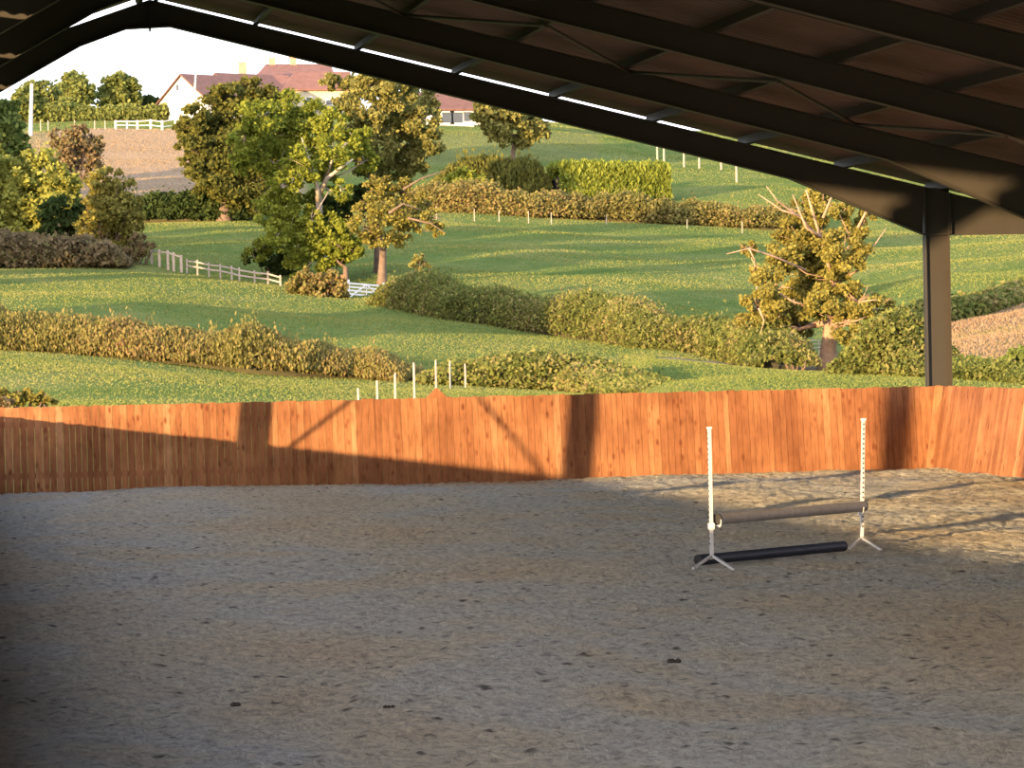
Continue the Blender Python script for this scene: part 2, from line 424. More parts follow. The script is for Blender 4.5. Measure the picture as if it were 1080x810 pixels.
# ------------------------------------------------------------------ trees, bushes, hedges
def mpp(D): return D/F            # metres per pixel at distance D
def crown(blobs, base, n, leaf, flat=1.0):
    """blobs: (centre xyz, radius m)"""
    C = []; tot = sum(r*r for _, r in blobs)
    for c, r in blobs:
        k = max(30, int(n*r*r/tot)); K = max(10, int(26*min(3, (r/1.2)**1.3)))
        d = rand_dirs(K); cr = r*(.35+.72*rng.random(K)**.55); cc = np.array(c)+d*cr[:, None]
        w = rng.random(K)+.35; which = rng.choice(K, k, p=w/w.sum())
        sg = r*.13*(.7+.9*rng.random(K))
        C.append(cc[which]+rng.normal(size=(k, 3))*sg[which][:, None]*np.array([1, 1, .75*flat]))
    C = np.vstack(C); C = C[C[:, 2] > base[2]+.15]; return C
def make_tree(name, label, cat, base_px, blobs_px, D=None, leafm='leaf_mid', bark='bark', n=6000, leaf=.35, trunk=.3, depth=.8, seed=0, group=None,
              extra_branches=(), fork=None, twigs=0):
    """base_px = (px,py) where the trunk meets the ground, blobs_px = [(px,py,r_px)]"""
    global rng
    rng = np.random.default_rng(100+seed); rr = random.Random(seed)
    b = T(*base_px)
    if D is not None: b = P(base_px[0], base_px[1], D)
    D = b[1]; s = mpp(D)
    root = empty(name, b, label, cat, group)
    blobs = []
    W = max(abs(q[0]-base_px[0]) for q in blobs_px)*s+1
    for bl in blobs_px:
        x, y, r = bl[:3]; off = rr.uniform(-1, 1)*min(W, 5)*depth*.6
        if len(bl) > 3: off = -bl[3]
        c = P(x, y, D+off); c[2] = max(c[2], b[2]+r*s*.75 if r*s < c[2]-b[2] else c[2])
        blobs.append((c, r*s))
    tb = MB(); tb.smooth = True
    fk = P(*fork, D) if fork is not None else b+(np.array([0, 0, max(.8, .45*(np.mean([c[2] for c, _ in blobs])-b[2]))]))
    tb.tube([b-np.array([0, 0, .4]), b+(fk-b)*.15, b+(fk-b)*.6, fk], [trunk*1.5, trunk*1.1, trunk*.85, trunk*.75], 10)
    tb.build('trunk', bark, root)
    bb = MB(); bb.smooth = True
    nodes = [(fk, trunk*.62)]; todo = sorted(blobs, key=lambda q: np.linalg.norm(q[0]-fk))
    for c, r in todo:
        j = min(range(len(nodes)), key=lambda i: np.linalg.norm(nodes[i][0]-c)+(.25*np.linalg.norm(nodes[i][0]-fk) if i else .4)); p, R0 = nodes[j]; R0 = max(R0*.72, .035)
        mid = (p+c)/2+rand_dirs(1)[0]*.1*np.linalg.norm(c-p)+np.array([0, 0, -.05*np.linalg.norm(c-p)])
        bb.tube([p, mid, c], [R0, R0*.85, R0*.7], 6); nodes.append((mid, R0*.85)); nodes.append((c, R0*.7))
        for _ in range(4+twigs):
            d = rand_dirs(1)[0]; d[2] = d[2]*.6+.2; e = c+d*r*(1.0 if _ < 4 else 1.22)
            bb.tube([c, (c+e)/2+rand_dirs(1)[0]*r*.14, e], [max(.03, R0*.4), max(.02, R0*.25), .012], 4)
    for pts, r in extra_branches:
        bb.tube([P(x, y, D-dy) for x, y, dy in pts], [r*(1-.75*i/(len(pts)-1)) for i in range(len(pts))], 6)
    bb.build('branches', bark, root)
    C = crown(blobs, b, n, leaf); U, V = leaf_axes(len(C), leaf)
    quads_mesh('foliage', C, U, V, rng.random(len(C)), leafm, root, b)
    return root
def make_bush(name, label, base_px, blobs_px, leafm='leaf_mixed', n=3000, leaf=.25, D=None, seed=0, group=None, cat='bush', stems=8, bark='bark', depth=.8):
    global rng
    rng = np.random.default_rng(300+seed); rr = random.Random(seed)
    b = T(*base_px)
    if D is not None: b = P(base_px[0], base_px[1], D)
    D = b[1]; s = mpp(D)
    root = empty(name, b, label, cat, group)
    blobs = [(P(x, y, D+rr.uniform(-.5, .5)*depth*r*s), r*s) for x, y, r in blobs_px]
    sb = MB(); sb.smooth = True
    for i in range(stems):
        c, r = blobs[i % len(blobs)]
        e = c+rand_dirs(1)[0]*r*.95; f0 = np.array([c[0]*.5+b[0]*.5, b[1], b[2]-.2]) ; f0 = b+(np.array([c[0], b[1], b[2]])-b)*.6-np.array([0, 0, .2])
        if e[2] < b[2]: e[2] = b[2]+.4
        sb.tube([f0, (f0+e)/2+rand_dirs(1)[0]*.15, e], [.06, .04, .015], 5)
    sb.build('stems', bark, root)
    C = crown(blobs, b, n, leaf); U, V = leaf_axes(len(C), leaf)
    quads_mesh('foliage', C, U, V, rng.random(len(C)), leafm, root, b)
    return root
def make_hedge(name, label, path, width, leafm, n, leaf, seed, cat='hedge', rag=.25, box=False, upright=0., D=None):
    """path: (px, base row, height px)"""
    global rng
    rng = np.random.default_rng(500+seed)
    pts = []
    for x, y, h in path:
        b = T(x, y) if D is None else P(x, y, D); pts.append((b, h*mpp(b[1])))
    A = np.array([p for p, _ in pts]); H = np.array([h for _, h in pts])
    seg = np.linalg.norm(np.diff(A, axis=0), axis=1); cum = np.concatenate([[0], np.cumsum(seg)])
    def at(s):
        return np.stack([np.interp(s, cum, A[:, i]) for i in range(3)], -1), np.interp(s, cum, H)
    ph = rng.uniform(0, 6, 4)
    def rg(s): return (1. if box else np.clip(.35+np.minimum(s, cum[-1]-s)/2.2, 0, 1))*(1+rag*(.3*np.sin(s*.9+ph[0])+.15*np.sin(s*2.3+ph[1])+.45*np.sin(s*.33+ph[2])))
    s = rng.uniform(0, cum[-1], n); c, h = at(s); h = h*rg(s)
    d = np.gradient(A, axis=0)[:, :2]; dd = np.stack([np.interp(s, cum, d[:, 0]), np.interp(s, cum, d[:, 1])], 1); dd /= np.linalg.norm(dd, axis=1)[:, None]
    nor = np.stack([-dd[:, 1], dd[:, 0]], 1)
    if box:
        f = rng.random(n); u = np.where(f < .35, rng.uniform(-1, 1, n), np.where(f < .8, -1, 1)*(1+.12*rng.normal(size=n)*.5)); zz = np.where(f < .35, 1+.05*rng.normal(size=n), rng.random(n))
    else:
        a = rng.uniform(-.1, PI+.1, n); r = .62+.45*rng.random(n)+.05*np.sin(s*3.1+a*3); u = np.cos(a)*r; zz = np.clip(np.abs(np.sin(a))**.6*r, 0.02, 1.3)
    C = c.copy(); C[:, :2] += nor*(u*width/2)[:, None]; C[:, 2] += zz*h
    if not box:
        tall = rng.random(n) < .1; bunch = .5+.5*np.sin(s*5.3+ph[3])*np.sin(s*1.9); C[:, 2] += np.where(tall, rng.exponential(.16, n)*h*bunch, 0)
    U, V = leaf_axes(n, leaf)
    if upright > 0:
        V = V*(1-upright); V[:, 2] += leaf*upright*(.6+.9*rng.random(n)); U[:, 2] *= .3
    ex = MB()
    K = max(4, int(cum[-1]/1.5)); ring = []
    for i in range(K+1):
        ss = cum[-1]*i/K; cc, hh = at(np.array([ss])); cc = cc[0]; tpr = (.45 if i in (0, K) else 1.) if box else float(np.clip(min(ss, cum[-1]-ss)/2.5, .05, 1)); hh = hh[0]*float(rg(np.array([ss]))[0])*(.8 if box else .66)*tpr**.5
        dx = np.array([np.interp(ss, cum, d[:, 0]), np.interp(ss, cum, d[:, 1])]); dx /= np.linalg.norm(dx); nn = np.array([-dx[1], dx[0], 0])
        w2 = width*(.36 if box else .3)*(.3+.7*tpr)
        ring.append([cc-nn*w2-[0, 0, .3], cc-nn*w2+[0, 0, hh*.7], cc-nn*w2*.5+[0, 0, hh], cc+nn*w2*.5+[0, 0, hh], cc+nn*w2+[0, 0, hh*.7], cc+nn*w2-[0, 0, .3]])
    vs = [p for r in ring for p in r]; fs = []
    for i in range(K):
        for j in range(5): fs.append((i*6+j, i*6+j+1, (i+1)*6+j+1, (i+1)*6+j))
    fs += [tuple(range(6)), tuple(K*6+j for j in range(5, -1, -1))]
    ex.add(vs, fs)
    o = quads_mesh(name, C, U, V, rng.random(n), [leafm, 'hedge_core'], None, A[0], ex)
    return tag(o, label, cat)

exec_veg = True
if exec_veg:
    # skyline on the left
    make_tree('tree', 'rounded green tree on the skyline, right behind the white concrete pole', 'tree', (42, 128), [(28,108,14),(45,100,17),(55,112,12),(36,118,13),(20,114,11)], leafm='leaf_far', n=5000, leaf=.5, trunk=.3, seed=1)
    make_tree('tree', 'tall oval tree on the skyline, left one of the two neat round-crowned trees', 'tree', (80, 120), [(79,84,11),(74,95,13),(86,95,13),(80,105,15),(80,90,12)], leafm='leaf_far', n=6000, leaf=.5, trunk=.3, seed=2)
    make_tree('tree', 'wide round tree on the skyline, nearest on the left of the white gabled house', 'tree', (127, 119), [(126,86,11),(118,96,14),(135,96,14),(126,104,16),(143,106,8),(109,106,8)], leafm='leaf_far', n=6500, leaf=.5, trunk=.3, seed=3)
    make_bush('bush', 'low dark bush on the skyline touching the white gabled house', (157, 118), [(153,107,8),(160,109,7)], 'leaf_dark', 1500, .45, seed=4)
    make_hedge('hedge', 'long green hedge along the skyline under the round-crowned trees', [(10,128,17),(60,128,17),(120,127,16),(175,126,13),(215,124,11)], 3, 'leaf_far', 9000, .5, 5)
    make_tree('tree', 'dark green tree at the left picture edge beside the white concrete pole', 'tree', (8, 200), [(0,118,14),(10,112,10),(4,136,18),(16,150,14),(2,158,16),(12,170,14),(0,180,16)], leafm='leaf_mid', n=8000, leaf=.4, trunk=.3, seed=6)
    make_bush('bush', 'dull reddish-grey bush with thin twigs in front of the dry golden field', (80, 190), [(66,148,13),(84,145,13),(98,152,11),(75,158,14),(93,168,14),(72,170,12)], 'leaf_brown', 4500, .3, seed=7, stems=30)
    make_bush('willow', 'big pale green willow bush filling the left edge', (35, 262), [(12,185,24),(40,180,22),(62,192,20),(22,212,28),(55,215,24),(72,210,14),(5,225,24),(35,235,22)], 'leaf_willow', 17000, .28, seed=8, stems=12)
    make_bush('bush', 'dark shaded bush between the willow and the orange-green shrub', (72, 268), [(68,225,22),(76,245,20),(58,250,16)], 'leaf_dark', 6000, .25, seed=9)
    make_bush('shrub', 'tall orange-green thorny shrub on the right of the willow', (116, 272), [(110,192,15),(124,200,18),(100,205,14),(118,222,22),(138,218,14),(105,242,20),(128,248,18),(142,232,10)], 'leaf_gold', 12000, .22, seed=10, stems=26)
    make_bush('bush', 'small brown bush at the left end of the sunlit paddock rails', (150, 278), [(146,258,11),(155,264,9),(140,266,9)], 'leaf_brown', 3500, .2, seed=11)
    make_hedge('hedge', 'dark bramble hedge at the foot of the willow', [(-20,282,34),(40,282,30),(90,281,26),(140,280,20)], 4, 'leaf_brown', 12000, .25, 12)
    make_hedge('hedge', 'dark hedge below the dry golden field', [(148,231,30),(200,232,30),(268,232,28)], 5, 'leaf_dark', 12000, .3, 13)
    # central trees
    make_tree('tree', 'dark dense tree with a sunlit olive top standing behind the bright green ash', 'tree', (240, 233),
        [(262,98,16),(240,104,17),(285,102,14),(225,112,15),(205,125,14),(195,142,13),(222,135,22),(250,130,26),(285,128,22),(205,160,17),(235,165,26),(265,160,24),(215,185,18),(240,195,24),(225,212,18),(260,205,20),(285,170,18),(200,175,10)],
        leafm='leaf_top', n=44000, leaf=.3, trunk=.6, seed=20)
    make_tree('ash_tree', 'bright green ash tree with pale forked branches, in front of the dark tree', 'tree', (340, 297),
        [(272,122,20),(300,118,20),(328,128,20),(352,135,18),(258,145,17),(285,145,24),(315,150,24),(262,165,18),(290,172,20),(350,160,20),(320,175,18),(378,148,14),(385,170,14),(300,195,16),(300,215,18),(282,222,16),(310,238,18),(292,250,16),(275,262,13),(322,262,14),(330,215,14),(345,190,12),(360,200,12),(305,270,12),(328,232,14,1.5),(345,238,13,1.6),(322,250,15,1.6),(338,256,14,1.6),(350,262,11,1.5),(330,275,14,1.6),(345,285,11,1.6),(318,288,10,1.2)],
        leafm='leaf_bright', bark='bark_pale', n=52000, leaf=.19, trunk=.28, seed=21, fork=(336, 200),
        extra_branches=[([(336,212,1),(334,195,1.5),(328,180,2),(312,168,2)], .2), ([(336,205,1),(345,188,1.5),(358,178,2),(372,168,2)], .2), ([(345,186,1),(350,170,2),(365,150,2)], .12), ([(330,184,1),(325,165,2),(318,145,2)], .12)])
    make_tree('oak_tree', 'tall olive oak tree rising behind the ash up to the roof frame', 'tree', (402, 290),
        [(372,92,16),(395,88,18),(420,95,18),(440,105,18),(365,112,14),(390,115,20),(418,122,22),(446,128,18),(375,140,16),(400,148,20),(430,150,20),(455,150,12),(385,170,16),(412,176,18),(438,172,14),(350,85,10),(456,112,10),(400,200,12)],
        leafm='leaf_olive', n=38000, leaf=.22, trunk=.35, seed=22, bark='bark', twigs=1)
    make_tree('tree', 'golden thinly leaved tree with twisted bare branches right of the ash', 'tree', (404, 300),
        [(400,198,16),(422,202,16),(440,215,15),(455,230,12),(392,220,16),(415,225,18),(435,238,13),(385,240,15),(400,250,14),(420,250,12),(460,242,8)],
        leafm='leaf_gold', bark='bark', n=15000, leaf=.16, trunk=.28, seed=23, fork=(404, 262), twigs=7,
        extra_branches=[([(425,200,2),(445,188,2),(470,180,3)], .09), ([(430,230,2),(455,236,2),(470,246,3)], .08), ([(410,225,3),(425,215,3),(445,222,3)], .1)])
    make_tree('tree', 'small bright leafy tree between the ash and the white gate', 'tree', (366, 300), [(360,240,10),(372,248,12),(356,258,12),(366,268,12),(374,264,9),(352,270,7)],
        leafm='leaf_bright', n=7000, leaf=.22, trunk=.2, seed=24)
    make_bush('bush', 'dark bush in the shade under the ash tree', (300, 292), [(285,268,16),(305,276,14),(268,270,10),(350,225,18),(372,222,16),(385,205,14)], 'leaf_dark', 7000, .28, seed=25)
    make_bush('bush', 'brown and yellow bush on the left of the white gate', (338, 316), [(316,300,13),(332,302,14),(348,303,14),(360,305,11),(322,292,9)], 'leaf_weeds', 8000, .2, seed=26)
    make_bush('sapling', 'small half bare sapling growing above the hedge right of the white gate', (444, 318), [(440,276,7),(448,284,8),(444,272,5)], 'leaf_olive', 900, .18, seed=27, stems=10)
    make_tree('park_tree', 'single round tree with a straight trunk on the lawn, in front of the far house', 'tree', (543, 175),
        [(520,128,15),(540,122,18),(560,130,16),(510,118,12),(530,138,14),(552,142,14),(572,138,9),(545,112,14)], leafm='leaf_olive', n=11000, leaf=.4, trunk=.3, seed=28, fork=(543, 148))
    # middle distance
    make_hedge('conifer_hedge', 'row of feathery upright conifers on the left of the clipped bright hedge', [(468,200,26),(500,203,32),(540,205,34),(583,206,34)], 4, 'leaf_top', 15000, .4, 30, upright=.6, rag=.2)
    make_hedge('clipped_hedge', 'bright yellow-green clipped laurel hedge, square-ended, on the lawn edge', [(587,207,33),(640,208,35),(702,209,33)], 4.5, 'leaf_hedge', 17000, .38, 31, box=True, upright=.5, rag=.05)
    make_hedge('hedge', 'ragged brush row with brown stems along the wire fence of the middle pasture', [(440,222,24),(500,226,30),(560,229,30),(640,232,26),(720,238,24),(790,240,26),(850,240,22)], 5, 'leaf_weeds', 45000, .22, 32, rag=.3)
    make_bush('bush', 'low bright bush in front of the feathery conifers', (490, 215), [(478,196,11),(492,192,13),(506,198,12)], 'leaf_bright', 4000, .3, seed=33)
    # second hedge
    make_hedge('hedge', 'wide straw-topped hedge running from the white gate down to the old gnarled tree',
        [(412,323,28),(450,330,36),(490,338,40),(530,342,40),(590,350,36),(650,360,44),(700,368,40),(760,376,40),(800,383,38),(828,387,34)], 3.2, 'leaf_mixed', 80000, .15, 34, rag=.3, upright=.25)
    make_hedge('hedge', 'tangled bramble hedge between the old gnarled tree and the steel column', [(905,401,48),(930,401,60),(955,401,60),(1000,402,20),(1060,404,30),(1110,406,34)], 3.2, 'leaf_mixed', 42000, .14, 35, rag=.4, upright=.2)
    make_hedge('hedge', 'dark low hedge along the top of the dry bank, right of the steel column', [(930,366,34),(975,346,26),(1010,336,20),(1050,324,20),(1110,308,20)], 3, 'leaf_mixed', 12000, .25, 36)
    # near hedge of weeds
    make_hedge('weed_hedge', 'long hedge of golden weeds crossing the near pasture on the left', [(-40,366,40),(60,371,38),(150,377,36),(230,384,36),(265,388,46),(300,391,30),(370,396,26),(440,402,24)], 3.0, 'leaf_weeds', 95000, .125, 37, rag=.22, upright=.55)
    make_hedge('bramble_hedge', 'green bramble hedge running right from the row of thin fence posts', [(440,404,26),(500,407,30),(560,410,34),(620,412,32),(660,413,18),(690,413,8)], 3.0, 'leaf_mixed', 42000, .135, 38, rag=.22)
    # old gnarled tree on the right
    make_tree('gnarled_tree', 'old gnarled tree with golden leaves and dead pale branches, left of the steel column', 'tree', (872, 388),
        [(868,215,18),(850,225,18),(885,225,16),(905,245,14),(840,250,20),(865,255,24),(890,265,22),(825,272,17),(850,285,24),(880,295,22),(815,305,20),(838,315,24),(862,325,20),(800,325,17),(790,338,12),(815,340,18),(845,345,16),(905,318,20),(925,325,18),(895,340,20),(930,340,14),(912,350,14),(860,205,12),(800,285,10),(790,262,9),(915,225,9)],
        leafm='leaf_gold', bark='bark_tan', n=80000, leaf=.145, trunk=.42, seed=40, fork=(876, 338), twigs=3,
        extra_branches=[([(876,345,0),(880,310,.5),(872,270,1),(862,240,1.5),(850,200,2)], .15), ([(862,250,1.5),(845,230,3),(820,212,3),(808,196,3)], .07), ([(845,228,4),(825,222,4),(800,205,4)], .07),
          ([(850,285,2),(815,270,3),(790,262,3.5),(766,268,3.5)], .06), ([(880,300,0),(905,285,1),(920,262,2),(935,240,2)], .07), ([(866,250,4),(850,240,4.5),(836,205,4.5)], .09), ([(882,330,0),(910,318,2),(925,316,3)], .07),
          ([(790,262,4),(796,275,4),(795,288,4)], .04), ([(800,325,4),(806,338,4),(802,352,4)], .05), ([(868,230,4),(878,205,4),(874,185,4)], .07), ([(905,240,4),(914,222,4),(916,205,4)], .07)])
    make_bush('bush', 'small green bush on the left of the gnarled tree trunk', (842, 389), [(836,377,8),(847,380,7),(828,374,9)], 'leaf_mixed', 2200, .15, seed=45)
    make_bush('bramble', 'arching green bramble on the dry bank at the foot of the steel column', (1020, 402), [(1012,388,10),(1028,384,11),(1045,388,9)], 'leaf_mid', 1800, .16, seed=41, stems=26, bark='bark_pale')
    make_bush('bramble', 'arching green bramble on the dry bank at the right picture edge', (1072, 404), [(1064,386,11),(1078,380,13),(1052,390,7)], 'leaf_mid', 2200, .16, seed=42, stems=26, bark='bark_pale')
    make_bush('weed_clump', 'clump of dry golden weeds behind the fence at the left edge', (25, 434), [(5,420,9),(22,418,11),(40,420,10),(52,424,7)], 'leaf_gold', 2500, .1, seed=43, D=76)
    make_bush('weed_clump', 'small clump of dry weeds behind the fence at the far left edge', (0, 436), [(-6,424,9),(6,428,8)], 'leaf_brown', 1200, .1, seed=44, D=72)

# unseen trees added left of the picture to throw long evening shadows across the pastures
SUN_M = math.tan(math.radians(5.35))
def ground_z(X, Y):
    px = 540+F*math.tan(math.atan2(X, Y)-.1816)
    px = max(-150, min(1250, px)); D0 = Y
    for k in range(len(LV)-1):
        a = lvpt(k, px); b = lvpt(k+1, px)
        if a[1] <= D0 <= b[1]: return a[2]+(b[2]-a[2])*(D0-a[1])/(b[1]-a[1])
    return 0
def side_trees():
    proto = make_tree('shadow_tree', 'broad tree added outside the left edge of the view to cast shadows on the pastures', 'tree', (0, 300),
        [(0,190,50),(-40,215,40),(40,215,40),(-20,170,34),(22,172,36),(0,235,44)], leafm='leaf_mid', n=9000, leaf=.55, trunk=.45, seed=60, group='shadow-casting trees added left of the view')
    loc = np.array(proto.location); cz = mpp(loc[1])*90
    first = True
    for (px, py, d, sc, *low) in SHADE:
        t = T(px, py); k = d/math.sqrt(2); X, Y = t[0]-k, t[1]-k; g = ground_z(X, Y); need = t[2]+SUN_M*d-g
        o = proto if first else copy_tree(proto); first = False
        f = max(.5, need/(cz*1.5 if low else cz)); o.location = (X, Y, g); o.scale = (f*sc, f*sc, f); o.rotation_euler = (0, 0, px*.37)
def copy_tree(o, parent=None):
    c = o.copy(); COL.objects.link(c)
    if parent is not None: c.parent = parent
    for ch in list(o.children): copy_tree(ch, c)
    return c
SHADE = [(90,336,62,.55),(180,334,64,.5),(270,330,66,.5),(395,345,75,.5),(480,346,82,.5),
         (250,242,56,.5,1),(320,248,64,.5,1),(400,250,72,.5,1),(480,256,78,.45,1),(560,262,84,.45,1),(650,240,96,.5,1),(600,252,90,.45,1),(720,268,100,.4,1),
         (285,246,60,.5,1),(365,254,68,.5,1),
         (500,176,110,.4,1),(560,172,115,.4,1),(620,164,120,.4,1),(670,156,125,.4,1)]
if exec_veg: side_trees()

# ------------------------------------------------------------------ fences, gates, poles
def posts(lst, r, label, group, m='post_wood', cat='fence post', name='fence_post', square=False):
    for i, (x, y0, y1) in enumerate(lst):
        b = T(x, y0) if y0 < 412 else P(x, y0, 95); s = mpp(b[1]); h = (y0-y1)*s
        mb = MB(); mb.tube([b-[0, 0, .3], b+[0, 0, h*.9], b+[.01*(i % 3-1), 0, h]], [r, r*.95, r*.6], 8); mb.smooth = False
        tag(mb.build(name, m, origin=b), label(i) if callable(label) else label, cat, group)
ordn = ['first', 'second', 'third', 'fourth', 'fifth', 'sixth', 'seventh', 'eighth', 'ninth', 'tenth', 'eleventh', 'twelfth']
posts([(378,424,409),(398,420,401),(417,418,393),(437,412,382),(459,410,379),(474,410,380),(490,409,383),(504,408,391)], .035,
      lambda i: '%s thin pale stake from the left in the row behind the plank fence' % ordn[i], 'thin stakes behind the plank fence')
posts([(463,232,217),(503,233,220),(529,233,222),(560,234,222),(584,235,224),(642,238,226),(727,243,231),(785,246,233)], .045,
      lambda i: '%s pale post from the left along the foot of the brush row' % ordn[i], 'posts along the brush row', 'old_rail')
posts([(697,176,152),(704,184,152),(725,176,160),(741,178,166),(764,180,170),(780,192,172)], .12,
      lambda i: '%s post from the left under the roof frame, above the clipped hedge' % ordn[i], 'posts on the lawn right of the clipped hedge', 'old_rail')
# post and rail fence
def rail_fence(name, label, pts, rails, m, pr=.06, cat='fence', braces=False):
    B = []
    for x, y, h in pts:
        b = T(x, y); B.append((b, h*mpp(b[1])))
    root = empty(name, B[0][0], label, cat)
    for b, h in B:
        mb = MB(); mb.box(b+np.array([0, 0, h/2-.15]), (pr*2, pr*2, h+.3)); mb.build('post', m, root)
    for f in rails:
        mb = MB()
        for (a, ha), (c, hc) in zip(B[:-1], B[1:]): mb.bar(a+[0, -pr, ha*f], c+[0, -pr, hc*f], .04, .1)
        mb.build('rail', m, root)
    return root
rail_fence('paddock_fence', 'sunlit wooden paddock rails at the right foot of the orange-green shrub', [(162,278,16),(170,280,17),(179,282,18),(185,283,17),(193,284,15)], (.85,), 'post_wood', .08)
rail_fence('paddock_fence', 'long shaded paddock rails running down towards the ash tree', [(199,285,12),(210,287,13),(222,289,12),(234,291,13),(246,294,14),(254,296,14),(270,298,13),(284,300,14),(297,303,13)], (.8, .4), 'old_rail', .05)
rail_fence('white_fence', 'white rails and posts above the dry golden field, below the gabled house', [(127,136,9),(139,136,9),(150,137,10),(164,137,11),(176,139,12),(190,138,13),(206,137,13)], (.9, .45), 'white_paint', .12)
posts([(x, 137, 127) for x in (48,56,84,105,116)], .07, lambda i: '%s short wooden post from the left on the edge of the dry golden field' % ordn[i], 'posts left of the white rails')
# five bar gate
def gate():
    a = T(369, 316); c = T(405, 319); c[1] = a[1]+1.2
    c = P(405, 319, c[1]); h = 19*mpp(a[1])
    root = empty('field_gate', a, 'white wooden five-bar field gate between the yellow bush and the hedge', 'gate')
    up = np.array([0, 0, 1.])
    for p in (a, c):
        mb = MB(); mb.bar(p-up*.2, p+up*h*1.12, .12, .12); mb.build('gate_post', 'white_paint', root)
    for i in range(5):
        mb = MB(); mb.bar(a+up*h*(.12+.2*i), c+up*h*(.12+.2*i), .05, .1); mb.build('bar', 'white_paint', root)
    m_ = (a+c)/2
    for p, q in ((a+up*h*.1, m_+up*h*.92), (c+up*h*.1, m_+up*h*.92)):
        mb = MB(); mb.bar(p-[0, .06, 0], q-[0, .06, 0], .04, .09); mb.build('brace', 'white_paint', root)
    mb = MB(); mb.bar(m_+up*h*.1-[0, .06, 0], m_+up*h*.95-[0, .06, 0], .04, .09); mb.build('brace', 'white_paint', root)
gate()
def small_gate():
    a = T(854, 384); s = mpp(a[1]); h = 16*s
    root = empty('hurdle', a, 'small pale wooden hurdle leaning beside the trunk of the gnarled tree', 'hurdle')
    up = np.array([0, 0, 1.])
    c = P(864, 384, a[1])
    b0 = P(854, 372, a[1]); c0 = P(864, 372, a[1])
    for p, q in ((a, b0+up*h*.9), (c, c0+up*h*.9)):
        mb = MB(); mb.bar(p, q, .05, .05); mb.build('post', 'post_wood', root)
    for f in (.35, .6, .85):
        mb = MB(); mb.bar(b0+up*h*f-[.1, .03, 0], c0+up*h*f+[.1, -.03, 0], .03, .05); mb.build('rail', 'post_wood', root)
small_gate()
# poles
b = T(37, 143); s = mpp(b[1]); mb = MB(); mb.tube([b-[0, 0, .5], P(33.5, 88, b[1])], [.28, .2], 10)
tag(mb.build('concrete_pole', 'concrete', origin=b), 'white concrete utility pole cut off by the roof frame at the far left', 'pole')
b = T(208, 128); root = empty('street_lamp', b, 'slim grey street lamp in front of the brown-roofed house', 'street lamp')
top = P(207, 71, b[1]); mb = MB(); mb.tube([b-[0, 0, .5], top], [.16, .12], 8); mb.build('pole', 'concrete', root)
mb = MB(); mb.bar(top-[.1, 0, .1], top+[.9, 0, -.05], .1, .08); mb.build('lamp_arm', 'concrete', root)
mb = MB(); mb.box(top+[.8, 0, -.12], (.6, .25, .14)); mb.build('lamp_head', 'concrete', root)

